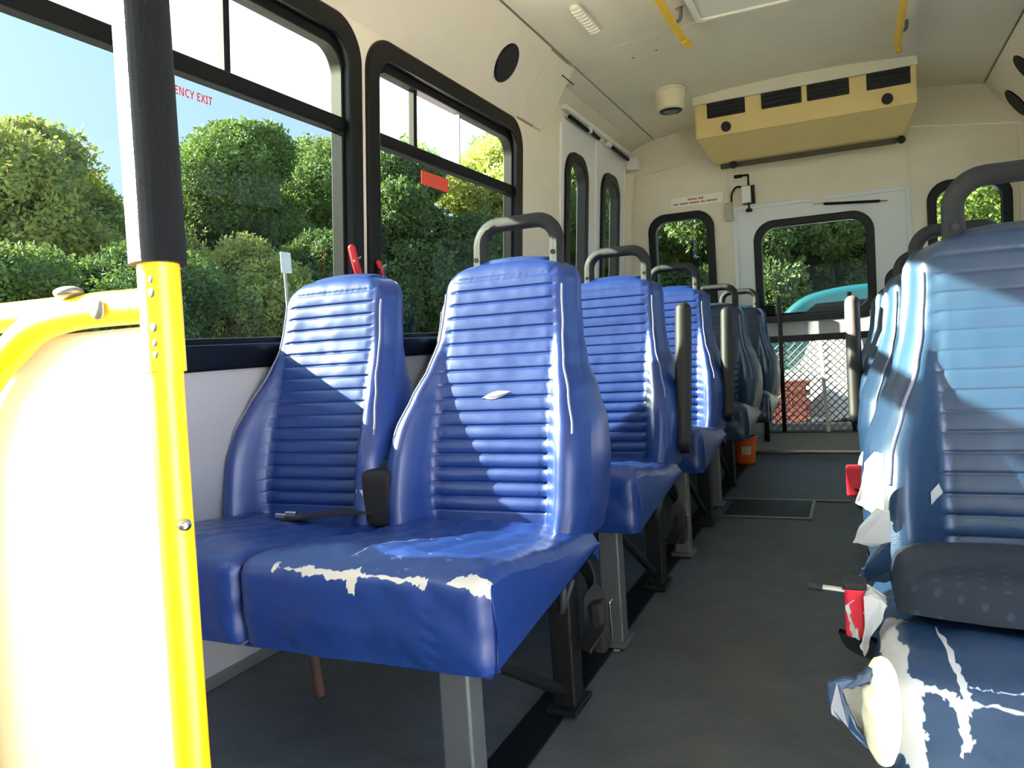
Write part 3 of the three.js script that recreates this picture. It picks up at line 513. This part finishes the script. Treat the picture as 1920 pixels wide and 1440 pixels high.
// ruins of the near right seat: foam, flaps of vinyl and lining, red buckles
{
  const { g } = right[0];   // group at x = 0.01 + 0.48, z = -1.27; local x of the aisle edge = -0.48
  const e = -SP;
  const foam = grid(20, 32, (i, j) => { const a = i * 2 * Math.PI, y = lerp(0.37, 0.48, j), r = (0.0185 + 0.003 * N3(Math.cos(a), Math.sin(a) + j * 6, 1)) * Math.max(0, Math.sin(Math.PI * j)) ** 0.45; return [e + 0.002 + Math.cos(a) * r, y, 0.484 + Math.sin(a) * r * 0.8]; });
  mesh('foam_padding', foam, M.foam, g, 'bare yellow foam bulging from the torn corner');
  // ragged sheets: outlines in local x, y; bent in depth
  const sheet = (name, pts, z, bend, mat, lab2, t = 0.003) => {
    const sp = new THREE.Shape(); pts.forEach((p, i) => { if (!i) return sp.moveTo(...p); const o = pts[i - 1]; for (let k = 1; k <= 4; k++) sp.lineTo(lerp(o[0], p[0], k / 4) + (k < 4 ? rr(-0.0012, 0.0012) : 0), lerp(o[1], p[1], k / 4) + (k < 4 ? rr(-0.0012, 0.0012) : 0)); }); sp.closePath();
    const G = new THREE.ExtrudeGeometry(sp, { depth: t, bevelEnabled: true, bevelSize: 0.0008, bevelThickness: 0.0008, bevelSegments: 1 }), a = G.attributes.position;
    for (let i = 0; i < a.count; i++) { const u = a.getX(i) - (-0.48); a.setZ(i, a.getZ(i) + z + bend * u * u * 400 * 0.03 + 0.008 * N3(a.getX(i) * 60, a.getY(i) * 40, z * 9)); }
    G.computeVertexNormals(); return mesh(name, G, mat, g, lab2);
  };
  sheet('vinyl_flap', [[-0.525, 0.449], [-0.515, 0.455], [-0.503, 0.455], [-0.493, 0.462], [-0.484, 0.472], [-0.489, 0.455], [-0.503, 0.448], [-0.513, 0.447], [-0.514, 0.439], [-0.504, 0.416], [-0.492, 0.391], [-0.486, 0.389], [-0.493, 0.388], [-0.505, 0.403], [-0.523, 0.424], [-0.526, 0.437]], 0.485, 0.2, M.teal, 'blue vinyl flap peeled off the corner', 0.006);
  sheet('lining_flap', [[-0.514, 0.443], [-0.503, 0.448], [-0.484, 0.468], [-0.488, 0.445], [-0.493, 0.413], [-0.488, 0.388], [-0.5, 0.406], [-0.509, 0.426]], 0.478, -0.5, M.lining, 'pale torn lining inside the flap');
  sheet('lining_shred', [[-0.469, 0.609], [-0.459, 0.608], [-0.455, 0.524], [-0.465, 0.504], [-0.478, 0.524], [-0.496, 0.535], [-0.486, 0.566], [-0.482, 0.594]], 0.06, 0.3, M.lining);
  sheet('lining_shred', [[-0.47, 0.541], [-0.455, 0.538], [-0.455, 0.479], [-0.475, 0.486], [-0.501, 0.492], [-0.492, 0.515]], 0.12, 0.3, M.lining);
  sheet('vinyl_shred', [[-0.475, 0.497], [-0.456, 0.504], [-0.457, 0.454], [-0.49, 0.449], [-0.495, 0.456], [-0.486, 0.474]], 0.16, 0.2, M.teal);
  sheet('lining_shred', [[-0.502, 0.477], [-0.491, 0.487], [-0.487, 0.495], [-0.479, 0.491], [-0.468, 0.483], [-0.467, 0.473], [-0.48, 0.475], [-0.487, 0.462], [-0.496, 0.465], [-0.5, 0.451], [-0.497, 0.433], [-0.504, 0.435], [-0.507, 0.454], [-0.51, 0.47]], 0.32, 0.1, M.lining);
  sheet('lining_shred', [[-0.49, 0.485], [-0.48, 0.49], [-0.468, 0.478], [-0.474, 0.46], [-0.486, 0.44], [-0.492, 0.42], [-0.496, 0.43], [-0.49, 0.455]], 0.335, 0.0, M.lining);
  const bk = g.children.find((c) => c.name === 'seat_back'), chip = grid(3, 3, (i, j) => { const x = -0.155 + i * 0.02, y = 0.523 + j * 0.018 + i * 0.012, p = backT.front(x / 0.24, (y - 0.4) / 0.525); return [x, y, p[2] + 0.002]; });
  mesh('vinyl_tear', chip, M.lining, bk, 'small pale chip in the vinyl');
  const bb = mesh('seat_belt', strap([[e + 0.02, 0.36, 0.22], [e - 0.01, 0.39, 0.26], [e - 0.02, 0.42, 0.28]], 0.045), M.belt, g);
  mesh('buckle', box(0.022, 0.06, 0.03, e - 0.02, 0.462, 0.31, 0.005), M.buckle, bb, 'red seat belt buckle');
  mesh('buckle_cap', box(0.026, 0.008, 0.034, e - 0.02, 0.494, 0.31, 0.003), M.belt, bb);
  mesh('tongue', rod([e - 0.03, 0.484, 0.31], [e - 0.055, 0.486, 0.31], 0.0035), M.chrome, bb); mesh('tongue_tip', rod([e - 0.055, 0.486, 0.31], [e - 0.072, 0.487, 0.31], 0.005), M.belt, bb);
  const g2 = right[1].g, b2 = mesh('seat_belt', strap([[e + 0.02, 0.36, 0.22], [e - 0.01, 0.39, 0.2], [e - 0.02, 0.42, 0.2]], 0.045), M.belt, g2);
  mesh('buckle', box(0.036, 0.07, 0.034, e - 0.02, 0.435, 0.2, 0.006), M.buckle, b2, 'red seat belt buckle');
  mesh('lining_shred', new THREE.SphereGeometry(0.03, 12, 8).scale(0.6, 1.6, 0.7).translate(e + 0.005, 0.43, 0.03), M.lining, g2);
}
// loose dark pad on the near right cushion
{
  const w = 0.43, cy = (z) => (z < 0.1 ? 0.418 : lerp(0.42, 0.47, clamp((z - 0.1) / 0.34, 0, 1))) + 0.02;
  const Zp = (u, j) => lerp(0.06, 0.40 - 0.05 * u * u, j);
  const pad = grid(44, 34, (i, j) => { const u = i * 2 - 1, z = Zp(u, j), x = u * w / 2, e = Math.min(1, Math.max(Math.abs(u) ** 7, Math.abs(j * 2 - 1) ** 7)); return [x, cy(z) + 0.055 * Math.sqrt(1 - e) + 0.003 * N3(x * 12, z * 12, 2), z, x, z + (j > 0.9 ? (j - 0.9) * 0.5 : 0)]; });
  const under = grid(10, 10, (i, j) => { const u = 1 - i * 2, z = Zp(u, j), x = u * w / 2; return [x, cy(z), z]; });
  const dots = noiseTex(256, (x, y) => { const gx = (x * 16) % 1 - 0.5, gy = (y * 16 + (Math.floor(x * 16) % 2) * 0.5) % 1 - 0.5, d = gx * gx + gy * gy < 0.02 ? 22 : 0; const n = 4 * tn(x, y, 30); return [8 + n + d, 22 + n + d, 38 + n + d * 1.3]; }, true, 3);
  const m = single('seat_pad', merge([pad, under]), std('pad', { map: dots, roughness: 0.75 }), 'dark teal padded cushion lying on the torn near right seat', 'cushion');
  m.position.set(0.01 + SP / 2 - 0.002, 0, -1.27);
}
console.log('seats');

// ---------------------------------------------------------------- barrier, pole
{
  const g = thing('barrier', 'white panel barrier with yellow grab rail and padded yellow pole', 'barrier', [0, 0, 0]);
  const pole = (y) => [-0.541 - (y - 0.85) * 0.026, y, -0.476 - (y - 0.85) * 0.047];
  mesh('pole', rod(pole(0), pole(0.80), 0.0145, 24), M.yellow, g);
  mesh('collar', rod(pole(0.795), pole(0.9), 0.0172, 24), M.yellow, g);
  const sl = rod(pole(0.887), pole(2.12), 0.0232, 32); mesh('foam_sleeve', sl, M.foamgrip, g, 'black textured foam sleeve');
  for (const [y, r] of [[0.873, 0.003], [0.862, 0.004], [0.833, 0.004], [0.82, 0.003], [0.81, 0.003]]) { const p = pole(y); mesh('worn_spot', new THREE.SphereGeometry(r, 10, 6).scale(1, 1, 0.25).translate(p[0] + 0.008, y, p[2] + 0.016), M.steel, g); }
  // rail: straight to the left, and a loop that bends down in front of the panel
  mesh('rail', rod([-0.6, 0.856, -0.48], [-1.40, 0.862, -0.48], 0.0145, 16), M.yellow, g);
  mesh('grab_loop', tube([[-0.545, 0.853, -0.476], [-0.6, 0.854, -0.476], [-0.65, 0.853, -0.475], [-0.7, 0.845, -0.474], [-0.74, 0.825, -0.474], [-0.775, 0.803, -0.474], [-0.81, 0.768, -0.474], [-0.84, 0.70, -0.474], [-0.86, 0.5, -0.474], [-0.86, 0.02, -0.474]], 0.0155, 90, 16), M.yellow, g);
  mesh('bolt', new THREE.SphereGeometry(0.009, 12, 8).scale(1, 1, 0.4).translate(-0.598, 0.853, -0.459), M.steel, g);
  mesh('bolt', new THREE.SphereGeometry(0.012, 12, 8).scale(1.2, 0.5, 1).translate(-0.648, 0.872, -0.47), M.steel, g);
  for (const y of [0.665, 0.45]) { const p = pole(y); mesh('bolt', new THREE.SphereGeometry(0.006, 10, 8).translate(p[0] + 0.014, y, p[2] + 0.004), M.chrome, g); }
  const s = rrect(-1.42, 0.05, -0.578, 0.834, 0.012);
  mesh('panel', ext(s, 0.016, -0.508, 0.003), M.white, g);
  mesh('panel_edge', box(0.012, 0.78, 0.022, -0.572, 0.44, -0.5, 0.004), std('panelEdge', { color: '#cbbd9c', roughness: 0.5 }), g);
}
// ---------------------------------------------------------------- ceiling fittings
{
  const rail = (name, lab2, x, z0, z1, drop) => {
    const g = thing('ceiling_rail', lab2, 'grab rail', [x, 0, 0], 'yellow ceiling rails'); const y = 2.078;
    mesh('tube', rod([0, y, z0], [0, y, z1], 0.0165, 16), M.yellow, g);
    mesh('joint', rod([0, y, z1], [0.005, y - 0.003, z1 - 0.02], 0.013, 12), M.darksteel, g);
    mesh('end_piece', capped([[0.005, y - 0.004, z1 - 0.02], [0.012, y - 0.004 + drop, z1 - 0.1]], 0.0165, 6, 12), M.yellow, g);
    for (const z of [z1 + 0.16, z0 - 0.3]) { const b = mesh('bracket', rod([0.03, y + 0.015, z], [0.035, y + 0.066, z], 0.008), M.steel, g); mesh('flange', new THREE.CylinderGeometry(0.024, 0.024, 0.008, 14).translate(0.035, y + 0.062, z), M.chrome, b); mesh('clamp', rod([0, y, z], [0.03, y + 0.015, z], 0.007), M.steel, b); }
    return g;
  };
  rail('l', 'yellow ceiling grab rail on the left, ending short of the air conditioner', -0.635, 0.4, -3.42, 0.0);
  rail('r', 'yellow ceiling grab rail on the right, running into the air conditioner', 0.235, 0.4, -4.1, 0.01);
  // courtesy lamp, unlit
  const l = thing('ceiling_lamp', 'unlit clear ribbed lamp strip on the ceiling beside the left cove', 'lamp', [-0.95, 2.096, -3.06]);
  const ang = -0.118; l.rotation.z = -ang;
  mesh('lens', new THREE.CapsuleGeometry(0.022, 0.26, 4, 14).rotateX(Math.PI / 2).scale(1, 0.6, 1).translate(0, 0.005, 0), std('lampLens', { color: '#efe9d6', roughness: 0.3 }), l);
  for (let i = 0; i < 9; i++) mesh('rib', box(0.042, 0.01, 0.006, 0, -0.006, -0.12 + i * 0.03, 0.003), M.lampLens, l);
  // roof hatch with oval moulding
  const h = thing('roof_hatch', 'white square roof hatch at the top edge of the picture', 'hatch', [CX, 2.125, -3.0]);
  mesh('cover', box(0.68, 0.03, 0.76, 0, 0.005, 0, 0.012), std('hatchW', { color: '#e6e1d3', roughness: 0.5 }), h);
  mesh('rim', ring(-0.34, -0.38, 0.34, 0.38, 0.03, 0.02, 0.012, 0, 0.003).rotateX(Math.PI / 2).translate(0, -0.008, 0), M.hatchW, h);
  mesh('moulding', new THREE.TorusGeometry(0.2, 0.015, 8, 36).scale(1.2, 1, 0.6).rotateX(Math.PI / 2).translate(0, -0.012, 0.05), M.hatchW, h);
  // dome camera
  const c = thing('dome_camera', 'white conical ceiling camera left of the air conditioner', 'camera', [-0.86, 2.12, -4.22]);
  mesh('flange', new THREE.CylinderGeometry(0.085, 0.085, 0.01, 28).translate(0, -0.01, 0), std('camw', { color: '#dcd3b4', roughness: 0.5 }), c);
  mesh('housing', new THREE.LatheGeometry([[0.08, 0], [0.08, -0.04], [0.073, -0.1], [0.066, -0.115], [0.0, -0.115]].map((p) => new THREE.Vector2(...p)), 28), M.camw, c);
  const ln = mesh('lens_ring', new THREE.TorusGeometry(0.05, 0.012, 8, 28).scale(1, 1, 0.6).rotateX(Math.PI / 2).translate(0, -0.116, 0), M.black, c);
  mesh('lens', new THREE.SphereGeometry(0.04, 16, 8, 0, Math.PI * 2, Math.PI / 2, Math.PI / 2).scale(1, 0.5, 1).translate(0, -0.113, 0), M.steel, c);
  // speakers in the coves
  const spk = (lab2, x, y, z, right, r) => {
    const g = thing('speaker', lab2, 'speaker', [x, y, z], 'round black speakers'); g.rotation.z = right ? -0.957 + 0.0 : 0.957; 
    mesh('grille', new THREE.CylinderGeometry(r, r, 0.012, 36), M.vent, g); mesh('rim', new THREE.TorusGeometry(r, 0.005, 8, 36).rotateX(Math.PI / 2), M.black, g);
    return g;
  };
  spk('round black speaker in the left cove above the second window', -1.25, 1.944, -2.915, false, 0.075);
  spk('round black speaker in the right cove at the right picture edge', 0.8, 1.962, -4.45, true, 0.075);
  spk('round black speaker low in the right cove, nearest the rear wall', 0.84, 1.905, -4.9, true, 0.085);
}
// air conditioner
{
  const g = thing('air_conditioner', 'cream air conditioner unit hung under the ceiling above the rear door', 'air conditioner', [CX, 0, 0]);
  const z = [-4.5, -4.56, -4.78], y = [2.09, 1.905, 1.815];
  const prof = [[z[0], y[0] + 0.05], [z[0], y[0]], [z[0] - 0.005, y[1]], [z[2], y[2]], [-4.86, y[2] - 0.005], [-5.07, 1.90], [-5.07, y[0] + 0.05]];
  const hw = (yy) => 0.56 - (yy < 1.905 ? (1.905 - yy) * 0.5 : 0);
  const s = new THREE.Shape(prof.map((p) => new THREE.Vector2(-p[0], p[1])));
  const bd = new THREE.ExtrudeGeometry(s, { depth: 1.1, bevelEnabled: true, bevelSize: 0.008, bevelThickness: 0.012, bevelSegments: 3 }).translate(0, 0, -0.55).rotateY(Math.PI / 2);
  const p = bd.attributes.position; for (let i = 0; i < p.count; i++) { const k = hw(p.getY(i)) / 0.56; p.setX(i, p.getX(i) * k); } bd.computeVertexNormals();
  mesh('body', bd, M.cream, g);
  const tp = []; for (let i = 0; i <= 12; i++) { const x = lerp(-0.565, 0.565, i / 12); tp.push([x, 2.15 - 0.068 * (x / 0.93) ** 2]); }
  const ts = new THREE.Shape(); tp.forEach((q, i) => i ? ts.lineTo(...q) : ts.moveTo(...q)); ts.lineTo(0.565, 2.082); ts.lineTo(-0.565, 2.082); ts.closePath();
  mesh('top_rim', ext(ts, 0.06, -4.53), M.creamlight, g);
  for (const [a, b] of [[-0.712, -0.504], [-0.417, -0.209], [-0.182, 0.026], [0.109, 0.313]]) {
    const v = mesh('vent_grille', box(b - a, 0.1, 0.02, (a + b) / 2 - CX, 2.05 - 0.0, z[0] + 0.005, 0.006), M.vent, g);
    for (let i = 0; i < 4; i++) mesh('slat', box(b - a - 0.016, 0.004, 0.01, (a + b) / 2 - CX, 2.015 + i * 0.023, z[0] + 0.016, 0.001), M.black, v);
  }
  for (const x of [-0.611, 0.204]) mesh('knob', new THREE.CylinderGeometry(0.026, 0.028, 0.02, 22).rotateX(Math.PI / 2).translate(x - CX, 1.94, z[0] + 0.012), M.vent, g);
  mesh('outlet_strip', box(0.96, 0.05, 0.02, 0, 1.80, -4.83, 0.004).rotateX(0), std('strip', { color: '#4b4438', roughness: 0.7 }), g);
  for (const x of [-0.62, 0.28]) mesh('foot', new THREE.SphereGeometry(0.022, 12, 8).translate(x - CX, 1.785, -4.8), M.vent, g);
}
// small fittings on the rear wall
{
  const g = thing('warning_sticker', 'white warning sticker with red print above the left rear window', 'sticker', [-0.898, 1.652, ZR + 0.001]);
  const tx = textPlane(0, 0, 512, 96, (x, w, h) => { x.fillStyle = '#f2eee4'; x.fillRect(0, 0, w, h); x.fillStyle = '#b23a34'; const line = (words, x0, y, h) => { let p = x0; for (const n of words) { for (let k = 0; k < n; k++, p += 13) x.fillRect(p, y + (k % 3), 10, h - (k % 2) * 3); p += 14; } }; line([7, 4], 170, 20, 20); line([4, 6, 8, 3, 8], 24, 56, 18); });
  mesh('print', new THREE.PlaneGeometry(0.333, 0.062).translate(0, 0, 0.0022), new THREE.MeshStandardMaterial({ map: tx, roughness: 0.6 }), g);
  mesh('backing', box(0.333, 0.062, 0.002, 0, 0, 0.001, 0.0008), M.lining, g);
  g.rotation.z = 0.0;
  const k = thing('door_alarm', 'small white alarm box with black cables above the rear door', 'alarm', [-0.583, 1.64, ZR]);
  mesh('case', box(0.055, 0.105, 0.04, 0, 0, 0.03, 0.005), M.white, k);
  mesh('bracket', box(0.075, 0.115, 0.02, 0.012, 0, 0.012, 0.003), M.black, k);
  mesh('cable', tube([[-0.02, 0.05, 0.03], [-0.06, 0.055, 0.03], [-0.09, 0.02, 0.02], [-0.095, -0.03, 0.015]], 0.006, 30, 8), M.rubber, k);
  mesh('aerial', merge([rod([0.015, 0.05, 0.03], [0.015, 0.125, 0.03], 0.006), rod([0.015, 0.122, 0.03], [-0.04, 0.122, 0.035], 0.006), box(0.05, 0.02, 0.02, -0.045, 0.12, 0.035, 0.006)]), M.rubber, k);
  mesh('plunger', merge([rod([0.012, -0.05, 0.03], [0.012, -0.09, 0.03], 0.006), box(0.035, 0.02, 0.03, 0.012, -0.098, 0.03, 0.005)]), M.rubber, k);
  const n = single('junction_box', merge([box(0.05, 0.1, 0.04, -0.695, 1.555, ZR + 0.02, 0.012), box(0.05, 0.02, 0.04, -0.69, 1.5, ZR + 0.02, 0.006)]), std('jbox', { color: '#b9b49a', roughness: 0.5 }), 'small beige junction box left of the alarm box', 'box');
  const b = thing('orange_bucket', 'orange bucket with pale label on the floor under the rear left seats', 'bucket', [-0.61, 0, -4.62]);
  mesh('body', new THREE.LatheGeometry([[0.0, 0.004], [0.052, 0.004], [0.056, 0.02], [0.068, 0.16], [0.072, 0.165], [0.068, 0.168], [0.06, 0.16], [0.05, 0.02], [0, 0.015]].map((p) => new THREE.Vector2(...p)), 26), M.orange, b);
  mesh('label', new THREE.CylinderGeometry(0.0655, 0.0605, 0.05, 16, 1, true, -0.2, 0.9).translate(0, 0.09, 0), std('bl', { color: '#e7c9b8', roughness: 0.6, side: THREE.DoubleSide }), b);
  mesh('rim', new THREE.TorusGeometry(0.071, 0.005, 8, 26).rotateX(Math.PI / 2).translate(0, 0.165, 0), M.orange, b);
}
console.log('fittings');

// ---------------------------------------------------------------- outside
const GY = -0.75;
{
  const gt = noiseTex(512, (x, y) => { const n = 14 * tn(x, y, 6) + 10 * tn(x, y, 40, 3) + (rnd() - 0.5) * 16; return [165 + n, 159 + n, 150 + n]; }, true, 1);
  const g = new THREE.PlaneGeometry(140, 140, 1, 1).rotateX(-Math.PI / 2).translate(-10, GY, -25); const uv = g.attributes.uv; for (let i = 0; i < 4; i++) uv.setXY(i, uv.getX(i) * 35, uv.getY(i) * 35);
  struct('ground', 'pale gravel yard outside the bus', 'ground', g, std('ground', { map: gt, roughness: 0.95 }));
  const at = noiseTex(256, (x, y) => { const n = 8 * tn(x, y, 9) + (rnd() - 0.5) * 14; return [74 + n, 73 + n, 72 + n]; }, true, 1);
  const ag = new THREE.BoxGeometry(9, 0.04, 16).translate(-1, GY + 0.02, -14.2); for (let i = 0; i < ag.attributes.uv.count; i++) ag.attributes.uv.setXY(i, ag.attributes.position.getX(i) / 2, ag.attributes.position.getZ(i) / 2);
  struct('asphalt_lane', 'grey asphalt lane behind the bus', 'pavement', ag, std('asphalt', { map: at, roughness: 0.9 }));
}
const leafMat = (n, c) => std(n, { color: c, roughness: 0.75, transmission: 0.5, thickness: 0, side: THREE.DoubleSide });
const leaves = [leafMat('leafA', '#9db250'), leafMat('leafB', '#89a252'), leafMat('leafC', '#bac26c'), leafMat('leafD', '#728d46')];
std('bark', { color: '#4e4336', roughness: 0.95 });
const cluster = (() => { const g = []; for (let i = 0; i < 20; i++) { const a = new THREE.PlaneGeometry(0.11, 0.065, 2, 1); const p = a.attributes.position; for (let k = 0; k < p.count; k++) { p.setZ(k, -3 * p.getX(k) ** 2); if (Math.abs(p.getX(k)) > 0.03) p.setY(k, p.getY(k) * 0.35); } a.rotateX(rr(-1.2, 1.2)).rotateY(rr(0, 6.28)).rotateZ(rr(-0.8, 0.8)).translate(rr(-0.2, 0.2), rr(-0.16, 0.16), rr(-0.2, 0.2)); a.computeVertexNormals(); g.push(a); } return merge(g); })();
function tree(label, x, z, h, r, mat, n, low = 0.18, group = 'trees beside the yard') {
  const t = thing('tree', label, 'tree', [x, GY, z], group);
  const pts = [[0, -0.1, 0], [rr(-0.1, 0.1), h * 0.3, rr(-0.1, 0.1)], [rr(-0.2, 0.2), h * 0.6, rr(-0.2, 0.2)], [rr(-0.2, 0.2), h * 0.85, 0]];
  mesh('trunk', tube(pts, 0.03 * h * 0.6, 16, 7), M.bark, t);
  const lobes = []; for (let i = 0; i < 30; i++) { const v = rr(low, 0.93), k = Math.sin(Math.PI * clamp((v - low + 0.12) / (1.12 - low), 0.02, 0.98)) ** 0.7, a = rr(0, 6.28), d = Math.sqrt(rnd()) * r * 0.75 * k; lobes.push([Math.cos(a) * d, v * h, Math.sin(a) * d, rr(0.16, 0.42) * r * (0.55 + 0.5 * k)]); }
  lobes.push([0, h * 0.9, 0, r * 0.25]);
  const im = new THREE.InstancedMesh(cluster, mat, n), m4 = new THREE.Matrix4(), q = new THREE.Quaternion(), e = new THREE.Euler(), col = new THREE.Color();
  for (let i = 0; i < n; i++) {
    const L = lobes[Math.floor(rnd() * lobes.length)], u = rr(-1, 1), a = rr(0, 6.28), w = Math.sqrt(1 - u * u), R = L[3] * (0.55 + 0.6 * Math.sqrt(rnd()));
    q.setFromEuler(e.set(rr(0, 6.28), rr(0, 6.28), rr(0, 6.28))); const s = rr(0.7, 1.5) * (h > 6 ? 0.95 : 0.7);
    m4.compose(V(L[0] + Math.cos(a) * w * R, L[1] + u * R * 0.85, L[2] + Math.sin(a) * w * R), q, V(s, s, s)); im.setMatrixAt(i, m4);
    const b = rr(0.7, 1.15); im.setColorAt(i, col.setRGB(b * rr(0.9, 1.2), b, b * rr(0.7, 1)));
  }
  im.name = 'foliage'; im.userData.kind = 'stuff'; im.castShadow = im.receiveShadow = true; t.add(im);
  return t;
}
const T = (x, z, h, r, m, n, label, low) => tree(label, x, z, h, r, leaves[m], Math.round(n * 1.5), low);
T(-21, -14.5, 8.4, 4.3, 2, 9000, 'bright broadleaf tree with a rounded crown left of the black sleeved pole');
T(-27, -12.0, 8.6, 4.2, 3, 6000, 'dark tree at the left edge, behind the bright rounded one');
T(-27, -19.0, 9.2, 4.2, 1, 6000, 'mid green tree right behind the black sleeved pole');
T(-20, -21.5, 10.0, 4.4, 1, 10000, 'tall domed tree seen right of the black sleeved pole');
T(-21, -28.5, 11.0, 4.6, 1, 8000, 'tall dark tree at the right end of the front side window');
T(-14, -11.6, 4.0, 2.3, 3, 5000, 'low dark shrub below the bright rounded tree', 0.06);
T(-14, -15.0, 4.6, 2.3, 2, 5000, 'low bright bush below the tall domed tree', 0.06);
T(-14.5, -18.8, 5.2, 2.6, 3, 5500, 'dense dark bush at the foot of the tall domed tree', 0.05);
T(-14, -8.4, 3.8, 2.2, 1, 4500, 'low green shrub at the left picture edge', 0.05);
T(-13, -21.8, 8.4, 3.0, 3, 7000, 'dark green tree at the left of the second side window', 0.06);
T(-12, -26.0, 9.0, 3.2, 2, 7000, 'yellow green tree in the middle of the second side window', 0.05);
T(-15, -36, 12.5, 4.8, 3, 7000, 'tall dark tree far behind the second side window', 0.06);
T(-11, -31, 9.4, 3.4, 0, 6000, 'tree seen through the front lift door window', 0.05);
T(-7.5, -29, 9.0, 3.6, 1, 7000, 'tree seen through the left rear window', 0.05);
T(-3.6, -26, 7.8, 3.4, 3, 8000, 'dark tree seen through the left half of the rear door window', 0.05);
T(0.6, -27, 8.0, 3.4, 3, 8000, 'dark green tree seen through the right half of the rear door window', 0.05);
T(4.6, -26, 7.8, 3.4, 0, 7000, 'green tree seen through the right rear window', 0.05);
T(-1.5, -33, 10.0, 4.6, 1, 6000, 'tall tree behind the ones seen through the rear door', 0.05);
// chain-link fence along the yard
{
  const f = thing('chain_link_fence', 'chain-link fence with grey posts along the yard left of the bus', 'fence', [-9, GY, -10]);
  const w = std('galv', { color: '#9a9c98', roughness: 0.5, metalness: 0.5 }), a = -8, b = 8, H = 1.62;
  for (let z = a; z <= b; z += 2.5) mesh('post', rod([0, 0, z], [0, H + 0.05, z], 0.03, 8), w, f);
  mesh('top_rail', rod([0, H, a], [0, H, b], 0.022, 8), w, f);
  const st = []; for (let c = a; c < b; c += 0.12) for (const s of [1, -1]) { st.push(rod([0, 0.02, c], [0, H, c + s * (H - 0.02) * 0.6], 0.004, 3)); }
  const m = mesh('wire_netting', merge(st), w, f); m.userData.kind = 'stuff';
  const s = thing('sign_post', 'small white sign on a post among the trees', 'sign', [-8.4, GY, -9.9]);
  mesh('post', rod([0, 0, 0], [0, 3.2, 0], 0.03, 8), w, s); mesh('plate', box(0.02, 0.34, 0.24, 0.03, 3.1, 0, 0.004), M.white, s);
}
// parked cars and rubble behind the bus
function car(label, x, z, turn, paint, sc = 1) {
  const g = thing('parked_car', label, 'car', [x, GY, z], 'parked cars behind the bus'); g.rotation.y = turn; g.scale.setScalar(sc);
  const pr = [[-2.1, 0.35], [-2.12, 0.62], [-1.95, 0.78], [-1.0, 0.9], [-0.35, 1.36], [0.75, 1.4], [1.45, 0.98], [2.05, 0.9], [2.15, 0.6], [2.1, 0.35]];
  const s = new THREE.Shape(); s.moveTo(...pr[0]); s.splineThru(pr.slice(1).map((p) => new THREE.Vector2(...p))); s.closePath();
  mesh('body', new THREE.ExtrudeGeometry(s, { depth: 1.5, bevelEnabled: true, bevelSize: 0.08, bevelThickness: 0.1, bevelSegments: 4, curveSegments: 24 }).translate(0, 0, -0.75), paint, g);
  const gl = new THREE.Shape([[-0.75, 0.98], [-0.32, 1.3], [0.7, 1.33], [1.15, 1.0]].map((p) => new THREE.Vector2(...p)));
  mesh('side_windows', ext(gl, 1.72, -0.86), M.black, g);
  mesh('windscreen', box(0.72, 0.02, 1.2, 0, 0, 0).rotateZ(0.62).translate(-0.72, 1.16, 0), M.black, g);
  for (const [wx, wz] of [[-1.3, 0.8], [-1.3, -0.8], [1.3, 0.8], [1.3, -0.8]]) { const w = mesh('wheel', new THREE.TorusGeometry(0.24, 0.09, 8, 20).translate(wx, 0.32, wz), M.rubber, g); mesh('hub', new THREE.CylinderGeometry(0.18, 0.18, 0.1, 16).rotateX(Math.PI / 2).translate(wx, 0.32, wz), M.steel, w); }
  for (const zz of [-0.6, 0.6]) mesh('headlamp', new THREE.SphereGeometry(0.12, 10, 8).scale(0.6, 0.7, 1.2).translate(-2.12, 0.66, zz), M.chrome, g);
}
car('white parked car close behind the rear door', 0.35, -13.2, 1.2, std('carW', { color: '#c9c7c0', roughness: 0.3, clearcoat: 1 }));
car('tall teal parked car behind the white one', -0.3, -17.5, 0.1, std('carT', { color: '#1f5f66', roughness: 0.3, clearcoat: 1 }), 1.5);
car('silver parked car seen past the right rear window', 6.2, -17.0, 0.2, std('carS', { color: '#9a9c98', roughness: 0.3, metalness: 0.4, clearcoat: 1 }));
{
  const g = thing('brick_pile', 'stack of red bricks on the lane, seen through the left of the wire mesh', 'bricks', [-1.05, GY, -11]);
  const bm = [std('brickA', { color: '#8a4a3c', roughness: 0.9 }), std('brickB', { color: '#7a3f38', roughness: 0.9 })];
  for (let j = 0; j < 12; j++) for (let i = 0; i < 4; i++) for (let k = 0; k < 2; k++) { const b = mesh('brick', new THREE.BoxGeometry(0.21, 0.065, 0.1), bm[(i + j + k) % 2], g); b.position.set(-0.33 + i * 0.22 + (j % 2) * 0.05, 0.033 + j * 0.067, k * 0.11); b.rotation.y = rr(-0.06, 0.06); }
}
console.log('outside');
sh(scene);
renderer.render(scene, camera);
